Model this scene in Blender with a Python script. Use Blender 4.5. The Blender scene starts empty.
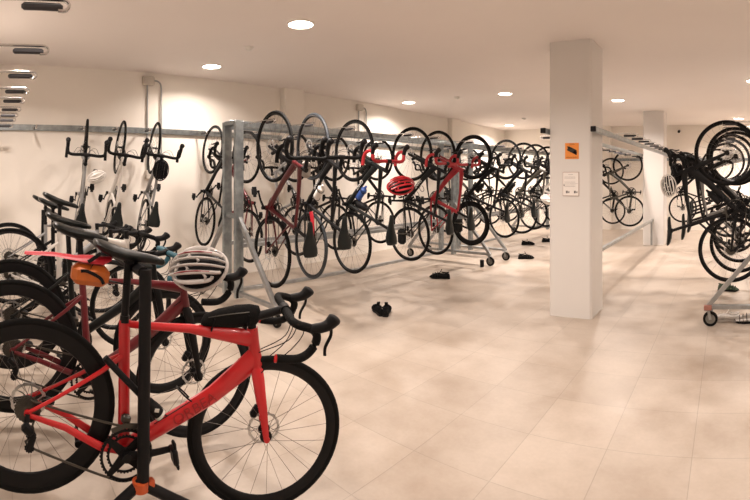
import bpy, math, random
from math import sin, cos, pi, atan2, hypot, radians
from mathutils import Vector, Matrix
random.seed(7)
S = bpy.context.scene
COL = S.collection
EYE = 1.45          # eye height above the tiles
CEIL = 2.86

# ------------------------------------------------------------------ materials
MATS = {}
def mat(name, col, rough=.5, metal=0., spec=.5, coat=0., emit=None, es=0., noise=.0, nscale=8., bump=0., alpha=1.):
    if name in MATS: return MATS[name]
    m = bpy.data.materials.new(name); m.use_nodes = True
    nt = m.node_tree; b = nt.nodes['Principled BSDF']
    b.inputs['Base Color'].default_value = (*col, 1)
    b.inputs['Roughness'].default_value = rough
    b.inputs['Metallic'].default_value = metal
    b.inputs['Specular IOR Level'].default_value = spec
    b.inputs['Coat Weight'].default_value = coat
    b.inputs['Alpha'].default_value = alpha
    if emit:
        b.inputs['Emission Color'].default_value = (*emit, 1); b.inputs['Emission Strength'].default_value = es
    if noise or bump:
        tc = nt.nodes.new('ShaderNodeTexCoord'); n = nt.nodes.new('ShaderNodeTexNoise')
        n.inputs['Scale'].default_value = nscale; n.inputs['Detail'].default_value = 5
        nt.links.new(tc.outputs['Object'], n.inputs['Vector'])
        if noise:
            r = nt.nodes.new('ShaderNodeValToRGB')
            r.color_ramp.elements[0].position = .3; r.color_ramp.elements[1].position = .7
            r.color_ramp.elements[0].color = (*[c*(1-noise) for c in col], 1)
            r.color_ramp.elements[1].color = (*[min(1, c*(1+noise)) for c in col], 1)
            nt.links.new(n.outputs['Fac'], r.inputs['Fac']); nt.links.new(r.outputs['Color'], b.inputs['Base Color'])
        if bump:
            bp = nt.nodes.new('ShaderNodeBump'); bp.inputs['Strength'].default_value = bump; bp.inputs['Distance'].default_value = .01
            nt.links.new(n.outputs['Fac'], bp.inputs['Height']); nt.links.new(bp.outputs['Normal'], b.inputs['Normal'])
    MATS[name] = m
    return m

wall_m = mat('wall paint', (.85, .80, .735), .75, noise=.025, nscale=.8, bump=.03)
ceil_m = mat('ceiling paint', (.84, .785, .75), .8, noise=.02, nscale=.7)
pillar_m = mat('pillar paint', (.68, .655, .63), .35, noise=.012, nscale=1.)
galv = mat('galvanised steel', (.33, .37, .39), .32, .9, noise=.22, nscale=14)
galv_dull = mat('dull galvanised steel', (.34, .35, .35), .45, .75, noise=.15, nscale=10)
chrome = mat('chrome', (.75, .75, .75), .15, 1.)
alu = mat('brushed aluminium', (.62, .62, .62), .3, .9)
spoke_m = mat('spoke steel', (.15, .13, .115), .4, .5)
rubber = mat('tyre rubber', (.007, .007, .007), .75, spec=.12)
blackp = mat('black plastic', (.007, .007, .008), .5, spec=.18)
carbon = mat('black carbon', (.007, .007, .008), .42, spec=.2)
blackg = mat('gloss black', (.008, .010, .010), .32, spec=.25)
dark_metal = mat('dark chain metal', (.09, .085, .075), .35, .8)
tape_k = mat('black bar tape', (.008, .008, .008), .75, spec=.12, bump=.4, nscale=120)
tape_r = mat('red bar tape', (.36, .010, .016), .6, bump=.3, nscale=120)
tape_t = mat('teal bar tape', (.015, .10, .14), .55, bump=.3, nscale=120)
tape_w = mat('white bar tape', (.7, .68, .64), .6)
red_f = mat('bright red frame paint', (.56, .008, .014), .3, coat=.3)
dred_f = mat('dark red frame paint', (.12, .004, .010), .3, coat=.3)
red2_f = mat('crimson frame paint', (.36, .008, .018), .3, coat=.3)
white_f = mat('white frame paint', (.75, .72, .68), .3, coat=.4)
grey_f = mat('grey frame paint', (.25, .25, .25), .35, coat=.3)
olive_f = mat('olive grey frame paint', (.045, .04, .03), .35, coat=.1)
orange_m = mat('orange leather', (.50, .12, .015), .5, noise=.1, nscale=30)
tyre_grey = mat('grey tyre rubber', (.025, .032, .04), .6)
pad_m = mat('hook rubber', (.03, .03, .035), .5)
fabric_k = mat('black fabric', (.009, .009, .009), .85, spec=.1, bump=.4, nscale=90)
letter_dr = mat('dark red lettering', (.34, .005, .009), .4)
letter_w = mat('white lettering', (.8, .78, .74), .4)

# ------------------------------------------------------------------ mesh builder
class MB:
    def __init__(s): s.v = []; s.f = []
    def add(s, vs, fs):
        o = len(s.v); s.v += [tuple(v) for v in vs]; s.f += [tuple(i+o for i in f) for f in fs]; return s
    def box(s, c, d, M=None):
        x, y, z = d[0]/2, d[1]/2, d[2]/2
        vs = [Vector((sx*x, sy*y, sz*z)) for sx in (-1, 1) for sy in (-1, 1) for sz in (-1, 1)]
        if M: vs = [M @ v for v in vs]
        vs = [v+Vector(c) for v in vs]
        return s.add(vs, [(0, 1, 3, 2), (4, 6, 7, 5), (0, 4, 5, 1), (2, 3, 7, 6), (0, 2, 6, 4), (1, 5, 7, 3)])
    def bbox(s, c, d, b=.005, M=None):      # bevelled box: three chamfered layers
        x, y, z = d[0]/2, d[1]/2, d[2]/2; b = min(b, x*.9, y*.9, z*.9)
        def ring(ix, h): return [(x-ix, y-b*0-ix*0-0, h)]
        vs = []
        def oct_(px, py, c_, h):
            return [(px-c_, -py, h), (px, -py+c_, h), (px, py-c_, h), (px-c_, py, h), (-px+c_, py, h), (-px, py-c_, h), (-px, -py+c_, h), (-px+c_, -py, h)]
        L = [oct_(x-b, y-b, b*.5, -z), oct_(x, y, b, -z+b), oct_(x, y, b, z-b), oct_(x-b, y-b, b*.5, z)]
        for l in L: vs += [Vector(p) for p in l]
        if M: vs = [M @ v for v in vs]
        vs = [v+Vector(c) for v in vs]
        fs = [tuple(range(7, -1, -1)), tuple(range(24, 32))]
        for k in range(3):
            for i in range(8): j = (i+1) % 8; fs.append((k*8+i, k*8+j, k*8+8+j, k*8+8+i))
        return s.add(vs, fs)
    def sweep(s, pts, sizes, n=8, ref=(0, 1, 0), closed=False):
        """tube along pts. sizes: radius or (in-plane half, ref half) or list of them."""
        P = [Vector(p) for p in pts]; N = len(P)
        if not isinstance(sizes, list): sizes = [sizes]*N
        ref0 = Vector(ref); vs = []; prev = None
        for i, p in enumerate(P):
            if closed: t = P[(i+1) % N]-P[i-1]
            else: t = P[min(i+1, N-1)]-P[max(i-1, 0)]
            if t.length < 1e-9: t = Vector((0, 0, 1))
            t.normalize()
            r = ref0 - t*ref0.dot(t)
            if r.length < .15:
                r = (prev - t*prev.dot(t)) if prev is not None else Vector((1, 0, 0)) - t*t.x
            elif prev is not None and False: pass
            r.normalize(); prev = r
            u = t.cross(r)
            a, b = sizes[i] if isinstance(sizes[i], (tuple, list)) else (sizes[i], sizes[i])
            for k in range(n):
                q = 2*pi*k/n+pi/n
                vs.append(p+u*(a*cos(q))+r*(b*sin(q)))
        fs = []
        for i in range(N if closed else N-1):
            for k in range(n):
                k2 = (k+1) % n; i2 = (i+1) % N
                fs.append((i*n+k, i*n+k2, i2*n+k2, i2*n+k))
        if not closed:
            fs.append(tuple(range(n-1, -1, -1))); fs.append(tuple(range((N-1)*n, N*n)))
        return s.add(vs, fs)
    def lathe_y(s, prof, n=32, c=(0, 0, 0), closed=True):
        """profile of (radius, y) revolved about the y axis"""
        m = len(prof); vs = []
        for i in range(n):
            a = 2*pi*i/n
            for r, y in prof: vs.append((c[0]+r*cos(a), c[1]+y, c[2]+r*sin(a)))
        fs = []
        for i in range(n):
            j = (i+1) % n
            for k in range(m if closed else m-1):
                k2 = (k+1) % m
                fs.append((i*m+k, i*m+k2, j*m+k2, j*m+k))
        return s.add(vs, fs)
    def disc_y(s, r, y0, y1, n=24, c=(0, 0, 0)):
        return s.lathe_y([(0.0005, y0), (r, y0), (r, y1), (0.0005, y1)], n, c)
    def gear_y(s, ro, ri, y0, y1, teeth, depth=.004, c=(0, 0, 0)):
        n = teeth*4; vs = []
        for i in range(n):
            a = 2*pi*i/n; r = ro if i % 4 in (1, 2) else ro-depth
            for rr, y in ((r, y0), (r, y1), (ri, y1), (ri, y0)): vs.append((c[0]+rr*cos(a), c[1]+y, c[2]+rr*sin(a)))
        fs = []
        for i in range(n):
            j = (i+1) % n
            for k in range(4):
                k2 = (k+1) % 4; fs.append((i*4+k, i*4+k2, j*4+k2, j*4+k))
        return s.add(vs, fs)
    def ellipsoid(s, c, r, nu=16, nv=10, M=None):
        vs = []; fs = []
        for j in range(1, nv):
            b = pi*j/nv
            for i in range(nu):
                a = 2*pi*i/nu; v = Vector((r[0]*sin(b)*cos(a), r[1]*sin(b)*sin(a), r[2]*cos(b)))
                if M: v = M @ v
                vs.append(v+Vector(c))
        for e in (1, -1):
            v = Vector((0, 0, e*r[2]));  v = M @ v if M else v
            vs.append(v+Vector(c))
        T = len(vs)-2; B = T+1
        for j in range(nv-2):
            for i in range(nu):
                i2 = (i+1) % nu; fs.append((j*nu+i, (j+1)*nu+i, (j+1)*nu+i2, j*nu+i2))
        for i in range(nu):
            i2 = (i+1) % nu; fs.append((T, i, i2)); fs.append((B, (nv-2)*nu+i2, (nv-2)*nu+i))
        return s.add(vs, fs)
    def loft(s, rings, cap=True):
        n = len(rings[0]); vs = [p for r in rings for p in r]; fs = []
        for i in range(len(rings)-1):
            for k in range(n): k2 = (k+1) % n; fs.append((i*n+k, i*n+k2, (i+1)*n+k2, (i+1)*n+k))
        if cap: fs.append(tuple(range(n-1, -1, -1))); fs.append(tuple(range((len(rings)-1)*n, len(rings)*n)))
        return s.add(vs, fs)
    def mesh(s, name, m, smooth=True, ang=40):
        me = bpy.data.meshes.new(name); me.from_pydata(s.v, [], s.f); me.materials.append(m)
        me.validate()
        import bmesh
        b = bmesh.new(); b.from_mesh(me); bmesh.ops.recalc_face_normals(b, faces=b.faces); b.to_mesh(me); b.free()
        if smooth:
            me.polygons.foreach_set('use_smooth', [True]*len(me.polygons)); me.set_sharp_from_angle(angle=radians(ang))
        me.update(); return me

def spline(pts, k=6):
    P = [Vector(p) for p in pts]; out = []
    for i in range(len(P)-1):
        p0 = P[max(i-1, 0)]; p1 = P[i]; p2 = P[i+1]; p3 = P[min(i+2, len(P)-1)]
        for j in range(k):
            t = j/k
            out.append(.5*((2*p1)+(p2-p0)*t+(2*p0-5*p1+4*p2-p3)*t*t+(3*p1-p0-3*p2+p3)*t**3))
    out.append(P[-1]); return out

def link(name, me, parent=None, loc=(0, 0, 0), m=None, label=None, kind=None):
    o = bpy.data.objects.new(name, me); COL.objects.link(o); o.location = loc
    if parent: o.parent = parent
    if m is not None and me is not None and me.materials and me.materials[0] is not m:
        o.material_slots[0].link = 'OBJECT'; o.material_slots[0].material = m
    if label: o['label'] = label
    if kind: o['kind'] = kind
    return o
def thing(name, label, cat, loc=(0, 0, 0), M=None, group=None, me=None, m=None, scale=1.):
    o = bpy.data.objects.new(name, me); COL.objects.link(o)
    if M is not None: o.matrix_world = Matrix.Translation(loc) @ M.to_4x4() @ Matrix.Scale(scale, 4)
    else: o.location = loc; o.scale = (scale,)*3
    o['label'] = label; o['category'] = cat
    if group: o['group'] = group
    if m is not None: o.material_slots[0].link = 'OBJECT'; o.material_slots[0].material = m
    return o
def struct(name, me):
    o = link(name, me); o['kind'] = 'structure'; return o
def text_mesh(txt, size, m, extrude=.0006, name='lettering'):
    cu = bpy.data.curves.new(name, 'FONT'); cu.body = txt; cu.size = size; cu.extrude = extrude; cu.align_x = 'CENTER'; cu.align_y = 'CENTER'
    o = bpy.data.objects.new(name, cu); COL.objects.link(o)
    dg = bpy.context.evaluated_depsgraph_get(); me = bpy.data.meshes.new_from_object(o.evaluated_get(dg))
    bpy.data.objects.remove(o); bpy.data.curves.remove(cu)
    me.materials.clear(); me.materials.append(m); return me

# ------------------------------------------------------------------ bicycle parts (x forward, z up, right side is -y)
HUBZ = .34
CACHE = {}
def cached(key, fn):
    if key not in CACHE: CACHE[key] = fn()
    return CACHE[key]

def tire_me():
    prof = [(.3215+.0145*cos(a), .0145*sin(a)) for a in [2*pi*k/10 for k in range(10)]]
    return MB().lathe_y(prof, 64).mesh('tire', rubber)
def rim_me(depth):
    r0, r1 = .313, .313-depth
    return MB().lathe_y([(r0, -.010), (r0, .010), (r0-depth*.45, .0125), (r1+.004, .006), (r1, 0), (r1+.004, -.006), (r0-depth*.45, -.0125)], 64).mesh('wheel_rim', carbon)
def spokes_me(depth, n=24):
    b = MB(); ri = .313-depth+.002
    for k in range(n):
        a = 2*pi*k/n; side = 1 if k % 2 else -1
        off = (.42 if (k//2) % 2 else -.42)
        p0 = (.022*cos(a+off*2), .028*side, .022*sin(a+off*2)); p1 = (ri*cos(a), .002*side, ri*sin(a))
        b.sweep([p0, p1], .001, 4, ref=(0.01, 1, 0.02))
    return b.mesh('spokes', spoke_m)
def hub_me():
    return MB().lathe_y([(.004, -.052), (.010, -.05), (.012, -.034), (.026, -.031), (.026, -.027), (.012, -.022), (.011, .022), (.026, .027), (.026, .031), (.012, .034), (.010, .05), (.004, .052)], 20).mesh('hub', blackp)
def rotor_me():
    b = MB(); b.gear_y(.072, .059, .038, .040, 14, .003)
    for k in range(6):
        a = 2*pi*k/6
        b.sweep([(.014*cos(a), .039, .014*sin(a)), (.040*cos(a+.35), .039, .040*sin(a+.35)), (.062*cos(a+.55), .039, .062*sin(a+.55))], (.0035, .001), 4)
    b.disc_y(.018, .036, .041, 16)
    return b.mesh('brake_rotor', alu)
def cassette_me():
    b = MB()
    for k in range(9):
        r = .052-.0034*k; b.gear_y(r, .012, -.030-.0032*k, -.0316-.0032*k, 13+(8-k), .003)
    return b.mesh('cassette', dark_metal)

def frame_pts(v=0):
    if v == 1:   # the red bike in front
        return dict(bb=(.40, .25), st=(.292, .735), hub=(1.005, .34), ht=(.842, .775), hb=(.898, .62), tt=(.835, .748), sc=(.256, .958), stem=(.962, .880), ss=(.315, .60))
    return dict(bb=(.41, .27), st=(.268, .75), hub=(.99, .34), ht=(.800, .83), hb=(.846, .69), tt=(.80, .80), sc=(.215, .935), stem=(.885, .90), ss=(.292, .66))
def P3(p, y=0): return (p[0], y, p[1])
def lerp(a, b, t): return tuple(a[i]+(b[i]-a[i])*t for i in range(len(a)))

def frame_me(v, aero):
    q = frame_pts(v); b = MB(); k = 1.25 if aero else 1.
    st, bb, ht, hb = q['st'], q['bb'], q['ht'], q['hb']
    b.sweep([P3(ht), P3(lerp(ht, hb, .5)), P3(hb)], [(.021*k, .019), (.020*k, .018), (.026*k, .024)], 12)          # head tube
    b.sweep([P3(lerp(ht, hb, .80)), P3(lerp(hb, bb, .35)), P3(lerp(hb, bb, .75)), P3(bb)], [(.040*k, .018), (.030*k, .02), (.027*k, .022), (.03, .026)], 12)   # down tube
    top = q['tt']
    b.sweep([P3(lerp(top, hb, .12)), P3(lerp(top, st, .5)), P3((st[0]+.002, st[1]-.015))], [(.030*k, .018), (.0145*k, .017), (.0135, .013)], 12)
    b.sweep([P3(st), P3(lerp(st, bb, .5)), P3(bb)], [(.018*k, .0145), (.018*k, .0155), (.024, .024)], 12)
    for s in (-1, 1):
        b.sweep([P3(q['ss'], .008*s), P3(lerp(q['ss'], (0.01, .35), .25), .035*s), P3(lerp(q['ss'], (0, .34), .7), .052*s), (.002, .062*s, .345)], [(.010, .007), (.009, .007), (.007, .006), (.007, .006)], 8)
        b.sweep([(bb[0]-.01, .018*s, bb[1]), (bb[0]-.10, .038*s, bb[1]+.012), (.15, .052*s, .315), (0.0, .062*s, .336)], [(.018, .009), (.016, .009), (.013, .008), (.009, .006)], 8)
        b.disc_y(.014, s*.058, s*.066, 12, (0, 0, .34))
    b.lathe_y([(.001, -.042), (.024, -.042), (.026, 0), (.024, .042), (.001, .042)], 16, P3(bb), closed=False)
    return b.mesh('frame', carbon)
def fork_me(v):
    q = frame_pts(v); b = MB(); hb, hub = q['hb'], q['hub']
    b.sweep([P3(lerp(q['ht'], hb, .97)), P3((hb[0]+.006, hb[1]-.022))], [(.024, .023), (.026, .034)], 12)
    for s in (-1, 1):
        b.sweep([(hb[0]+.004, .018*s, hb[1]-.012), P3((lerp(hb, hub, .14)), .040*s), P3(lerp(hb, hub, .6), .049*s), (hub[0]-.002, .053*s, hub[1])], [(.026, .014), (.025, .011), (.019, .009), (.012, .008)], 10)
        b.disc_y(.013, s*.049, s*.058, 12, P3(hub))
    return b.mesh('fork', carbon)
def bar_me(v):
    q = frame_pts(v); sx, sz = q['stem']; b = MB()
    for s in (-1, 1):
        pts = spline([(sx, 0, sz), (sx, .06*s, sz+.001), (sx-.004, .15*s, sz+.002), (sx+.015, .198*s, sz+.002), (sx+.075, .208*s, sz-.004), (sx+.098, .210*s, sz-.035), (sx+.082, .213*s, sz-.088), (sx+.038, .216*s, sz-.122), (sx-.045, .219*s, sz-.133)], 5)
        n = len(pts); b.sweep(pts, [.0172]*n, 10, ref=(0.2, .1, 1))
    return b.mesh('handlebar', tape_k)
def endcap_me(v, s):
    q = frame_pts(v); sx, sz = q['stem']; b = MB()
    b.sweep([(sx-.042, .219*s, sz-.133), (sx-.050, .219*s, sz-.133)], .0162, 12, ref=(0, 0, 1))
    return b.mesh('bar_end_plug', red_f)
def hood_me(v, s):
    q = frame_pts(v); sx, sz = q['stem']; y = .209*s; b = MB()
    b.sweep(spline([(sx+.062, y, sz-.004), (sx+.098, y, sz+.006), (sx+.13, y, sz+.022), (sx+.150, y, sz+.048), (sx+.157, y, sz+.062)], 4),
            [.016, .0185, .020, .021, .021, .021, .021, .022, .023, .024, .026, .027, .028, .027, .024, .017, .009], 12, ref=(0, 1, 0))
    return b.mesh('brake_hood', blackp)
def lever_me(v, s):
    q = frame_pts(v); sx, sz = q['stem']; y = .211*s; b = MB()
    b.sweep(spline([(sx+.142, y, sz+.022), (sx+.150, y*1.02, sz-.012), (sx+.138, y*1.03, sz-.06), (sx+.142, y*1.05, sz-.092)], 4), (.006, .010), 8)
    return b.mesh('brake_lever', blackp)
def stem_me(v):
    q = frame_pts(v); b = MB(); ht = q['ht']; d = (Vector(P3(ht))-Vector(P3(q['hb']))).normalized(); a = Vector(P3(ht))
    top = a+d*.055
    b.sweep([a-d*.01, a+d*.03], .0185, 14); b.sweep([a+d*.022, top+d*.008], .0205, 14)
    m = a+d*.042
    b.sweep([m, Vector(P3(q['stem']))], [(.019, .019), (.017, .017)], 12)
    b.sweep([Vector(P3(q['stem']))+Vector((0, -.026, 0)), Vector(P3(q['stem']))+Vector((0, .026, 0))], .0225, 14, ref=(0, 0, 1))
    return b.mesh('stem', blackp)
def seatpost_me(v):
    q = frame_pts(v); b = MB()
    a = Vector(P3(q['st'])); c = Vector(P3(q['sc'])); b.sweep([a-(c-a)*.1, c], [(.0155, .013)]*2, 12)
    b.sweep([a-(c-a)*.04, a+(c-a)*.08], .019, 14)
    b.bbox(c+Vector((0, 0, .004)), (.045, .048, .024), .006)
    for s in (-1, 1):
        b.sweep(spline([c+Vector((-.11, .020*s, .036)), c+Vector((-.04, .022*s, .014)), c+Vector((.05, .021*s, .014)), c+Vector((.135, .012*s, .034))], 4), .0035, 6)
    return b.mesh('seatpost', carbon)
def saddle_me(v):
    q = frame_pts(v); c = q['sc']; b = MB(); rings = []
    st = [(-.150, .034, .058, .014), (-.145, .062, .063, .028), (-.12, .073, .063, .042), (-.08, .073, .058, .050), (-.03, .058, .051, .050), (.02, .040, .047, .044), (.07, .028, .046, .038), (.11, .024, .044, .034), (.135, .019, .038, .028), (.145, .008, .030, .014)]
    for x, w, z, t in st:
        ring = []
        for k in range(14):
            a = 2*pi*k/14; yy = w*cos(a); zz = sin(a)
            z2 = z-t*.35+(zz*t*.35 if zz > 0 else zz*t*.65) - .10*abs(yy)**1.2
            ring.append((c[0]+x, yy, c[1]+z2))
        rings.append(ring)
    return b.loft(rings).mesh('saddle', blackg, ang=60)
def chainring_me(v):
    b = MB()
    b.gear_y(.101, .088, -.052, -.048, 46, .004); b.gear_y(.074, .062, -.044, -.041, 34, .004)
    for k in range(4):
        a = pi/4+k*pi/2+.25
        b.sweep([(.015*cos(a), -.049, .015*sin(a)), (.092*cos(a), -.050, .092*sin(a))], [(.022, .005), (.012, .004)], 6)
    b.disc_y(.026, -.058, -.040, 20)
    return b.mesh('chainring', blackp)
def crank_me(s, ang):
    b = MB(); a = ang if s < 0 else ang+pi; y = .070*s
    p1 = (.1725*cos(a), y, .1725*sin(a))
    b.sweep([(0, y*.82, 0), (.08*cos(a), y, .08*sin(a)), p1], [(.018, .009), (.014, .008), (.0125, .007)], 10)
    b.disc_y(.017, y*.7, y*1.1, 16); b.disc_y(.0135, y*.9, y*1.1, 12, (p1[0], 0, p1[2]))
    return b.mesh('crank_arm', blackp)
def pedal_me(s, ang, tilt):
    b = MB(); a = ang if s < 0 else ang+pi
    c = Vector((.1725*cos(a), .115*s, .1725*sin(a)))
    b.sweep([c+Vector((0, -.045*s, 0)), c+Vector((0, .02*s, 0))], .007, 8, ref=(0, 0, 1))
    R = Matrix.Rotation(tilt, 3, 'Y')
    b.bbox(c, (.060, .056, .020), .006, R); b.bbox(c+R @ Vector((-.038, 0, .004)), (.03, .034, .012), .004, R)
    b.bbox(c+R @ Vector((.037, 0, .004)), (.02, .05, .010), .004, R)
    return b.mesh('pedal', blackp)
def chain_me(v):
    q = frame_pts(v); bb = q['bb']; y = -.048; pts = []
    for k in range(13):
        a = pi/2 - pi*k/12 - .05; pts.append((bb[0]+.100*cos(a), y, bb[1]+.100*sin(a)))
    pts += [(.06, y+.008, .205), (.035, y+.008, .203), (.018, y+.008, .225), (.045, y+.008, .262), (.03, y+.008, .29)]
    for k in range(7):
        a = -.3-0 + (-1)*(pi*.0) + (-pi/2*.0) ; a = -.6+ (pi/2+.6)*(k/6); pts.append((.040*cos(a), y+.006, .34+.040*sin(a)))
    return MB().sweep(pts, (.0048, .003), 6, closed=True).mesh('chain', dark_metal)
def derailleur_me():
    b = MB(); y = -.062
    b.sweep([(.0, y-.006, .34), (.004, y-.012, .312)], (.010, .006), 8)
    b.bbox((.012, y-.018, .292), (.05, .028, .034), .008, Matrix.Rotation(.6, 3, 'Y'))
    b.sweep([(.022, y-.006, .275), (.040, y-.004, .262), (.036, y-.004, .212)], (.013, .004), 8)
    b.sweep([(.022, y+.012, .275), (.040, y+.012, .262), (.036, y+.012, .212)], (.013, .003), 8)
    b.gear_y(.019, .004, y+.002, y+.008, 11, .003, (.030, 0, .262)); b.gear_y(.019, .004, y+.002, y+.008, 11, .003, (.036, 0, .215))
    return b.mesh('rear_derailleur', blackp)
def caliper_me(v):
    q = frame_pts(v); hub = q['hub']; hb = q['hb']; p = lerp(hub, hb, .22)
    b = MB(); b.bbox((p[0]-.028, .048, p[1]), (.032, .030, .06), .008, Matrix.Rotation(.35, 3, 'Y'))
    b.bbox((p[0]-.018, .050, p[1]+.03), (.022, .02, .024), .006)
    return b.mesh('brake_caliper', blackp)
def rear_caliper_me():
    b = MB(); b.bbox((.075, .045, .355), (.055, .03, .028), .008, Matrix.Rotation(.15, 3, 'Y'))
    return b.mesh('brake_caliper', blackp)
def front_mech_me(v):
    q = frame_pts(v); bb = q['bb']; b = MB()
    b.bbox((bb[0]-.025, -.030, bb[1]+.125), (.035, .03, .03), .006)
    b.sweep([(bb[0]+.03, -.050, bb[1]+.115), (bb[0]-.03, -.052, bb[1]+.108), (bb[0]-.075, -.05, bb[1]+.08)], (.011, .003), 6)
    return b.mesh('front_derailleur', dark_metal)
def cables_me(v):
    q = frame_pts(v); sx, sz = q['stem']; hb, ht = q['hb'], q['ht']; b = MB(); d = lerp(ht, hb, .5)
    for s in (-1, 1):
        b.sweep(spline([(sx+.02, .10*s, sz-.012), (sx+.05, .07*s, sz-.03), (sx+.04, .03*s, sz-.12), (d[0]+.02, .012*s, d[1]-.02), (d[0]-.05, .02*s, d[1]-.075)], 5), .0022, 5)
        b.sweep(spline([(sx+.01, .14*s, sz-.012), (sx+.075, .10*s, sz-.05), (sx+.055, .05*s, sz-.15), (d[0]+.045, .035*s, hb[1]-.02), (hb[0]+.03, .045*s, hb[1]-.1)], 5), .0022, 5)
    return b.mesh('brake_cables', blackp)
def cage_me(v, which):
    q = frame_pts(v); bb, hb, st = q['bb'], q['hb'], q['st']; b = MB()
    if which == 'down': a = Vector(P3(lerp(bb, hb, .28))); d = (Vector(P3(hb))-Vector(P3(bb))).normalized()
    else: a = Vector(P3(lerp(bb, st, .30))); d = (Vector(P3(st))-Vector(P3(bb))).normalized()
    n = Vector((-d.z, 0, d.x)) if which == 'down' else Vector((d.z, 0, -d.x))
    c = a+n*.068+d*.05
    b.sweep([a+n*.028-d*.03, a+n*.03+d*.13], (.004, .012), 6)
    for k in (0, .11):
        pts = []
        for i in range(13):
            t = pi*(-.85+1.7*i/12); pts.append(c+d*(k-.05+.03*(1-cos(t))*.5)+n*(.038*cos(t))+Vector((0, .038*sin(t), 0)))
        b.sweep(pts, .0035, 6, ref=tuple(d))
    return b.mesh('bottle_cage', carbon)
def bottle_me(v, which):
    q = frame_pts(v); bb, hb, st = q['bb'], q['hb'], q['st']; b = MB()
    if which == 'down': a = Vector(P3(lerp(bb, hb, .28))); d = (Vector(P3(hb))-Vector(P3(bb))).normalized()
    else: a = Vector(P3(lerp(bb, st, .30))); d = (Vector(P3(st))-Vector(P3(bb))).normalized()
    n = Vector((-d.z, 0, d.x)) if which == 'down' else Vector((d.z, 0, -d.x))
    c = a+n*.068
    L = [(-.005, .030), (0, .035), (.09, .035), (.10, .031), (.11, .035), (.14, .034), (.15, .022), (.165, .014), (.185, .012), (.19, .006)]
    b.sweep([c+d*z for z, r in L], [r for z, r in L], 16)
    return b.mesh('bottle', mat('bottle plastic', (.5, .5, .5), .4))

def bike(label, M, loc, frame=carbon, fork=None, tape=tape_k, deep=False, aero=False, v=0, scale=1., crank=.35, group=None,
         bottle=None, logo=None, tire=None, saddle=None, cage=None, steer=0., disc=True):
    """loc = world point of the rear-wheel ground contact (local origin); M = 3x3 rotation"""
    r = thing('road_bike', label, 'bicycle', loc, M, group, scale=scale)
    q = frame_pts(v); dp = .052 if deep else .020
    fr = link('frame', cached(('frame', v, aero), lambda: frame_me(v, aero)), r, m=frame)
    link('seatpost', cached(('post', v), lambda: seatpost_me(v)), r)
    link('saddle', cached(('saddle', v), lambda: saddle_me(v)), r, m=saddle)
    for nm, x in (('front_wheel', q['hub'][0]), ('rear_wheel', 0.)):
        dp = (.040 if x else .058) if deep else .020
        w = link(nm, cached(('rim', dp), lambda: rim_me(dp)), r, (x, 0, HUBZ))
        link('tire', cached('tire', tire_me), w, m=tire)
        link('spokes', cached(('spokes', dp), lambda: spokes_me(dp)), w)
        link('hub', cached('hub', hub_me), w)
        if disc: link('brake_rotor', cached('rotor', rotor_me), w)
        if x == 0: link('cassette', cached('cassette', cassette_me), w)
    fk = link('fork', cached(('fork', v), lambda: fork_me(v)), r, m=fork or frame)
    hb = link('handlebar', cached(('bar', v), lambda: bar_me(v)), r, m=tape)
    for s in (-1, 1):
        link('brake_hood', cached(('hood', v, s), lambda: hood_me(v, s)), hb)
        link('brake_lever', cached(('lever', v, s), lambda: lever_me(v, s)), hb)
    link('stem', cached(('stem', v), lambda: stem_me(v)), r)
    cr = link('chainring', cached('chainring', lambda: chainring_me(v)), r, P3(q['bb']))
    for s in (-1, 1):
        link('crank_arm', cached(('crank', s, crank), lambda: crank_me(s, crank)), cr)
        link('pedal', cached(('pedal', s, crank), lambda: pedal_me(s, crank, 1.2 if v == 1 else .2)), cr)
    link('chain', cached(('chain', v), lambda: chain_me(v)), r)
    link('rear_derailleur', cached('mech', derailleur_me), r)
    link('front_derailleur', cached(('fmech', v), lambda: front_mech_me(v)), r)
    cal = link('brake_caliper', cached(('cal', v), lambda: caliper_me(v)), r)
    link('brake_caliper', cached('rcal', rear_caliper_me), r)
    cb = link('brake_cables', cached(('cab', v), lambda: cables_me(v)), r)
    if steer:     # turn everything above and on the fork about the head tube axis
        a0 = Vector(P3(q['hb'])); ax = (Vector(P3(q['ht']))-a0).normalized()
        T = Matrix.Translation(a0) @ Matrix.Rotation(steer, 4, ax) @ Matrix.Translation(-a0)
        for o in r.children:
            if o in (fk, hb, cal, cb) or o.name.startswith(('stem', 'front_wheel')): o.matrix_local = T @ Matrix.Translation(o.location)
    for wh in (cage or []): link('bottle_cage', cached(('cage', v, wh), lambda: cage_me(v, wh)), r)
    for wh, bm in (bottle or []):
        c = link('bottle_cage', cached(('cage', v, wh), lambda: cage_me(v, wh)), r)
        link('water_bottle', cached(('bottle', v, wh), lambda: bottle_me(v, wh)), c, m=bm)
    for s in ((-1, 1) if v == 1 else ()): link('bar_end_plug', cached(('ends', v, s), lambda: endcap_me(v, s)), hb)
    if logo:
        txt, lm, size = logo; bb, hb_ = Vector(P3(q['bb'])), Vector(P3(q['hb'])); d = (hb_-bb).normalized()
        yo = .0225 if not aero else .0235
        t = link('frame_lettering', cached(('logo', txt, v), lambda: text_mesh(txt, size, lm)), fr)
        n = Vector((0, -1, 0)); u = n.cross(d)
        R = Matrix((d, u, n)).transposed().to_4x4(); t.matrix_local = Matrix.Translation(bb.lerp(hb_, .5)+n*yo) @ R
        if logo[1] is not letter_dr:
            t2 = link('frame_lettering', CACHE[('logo', txt, v)], fr); n = Vector((0, 1, 0)); d2 = -d; u = n.cross(d2)
            t2.matrix_local = Matrix.Translation(bb.lerp(hb_, .5)+n*yo) @ Matrix((d2, u, n)).transposed().to_4x4()
    return r

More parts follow.
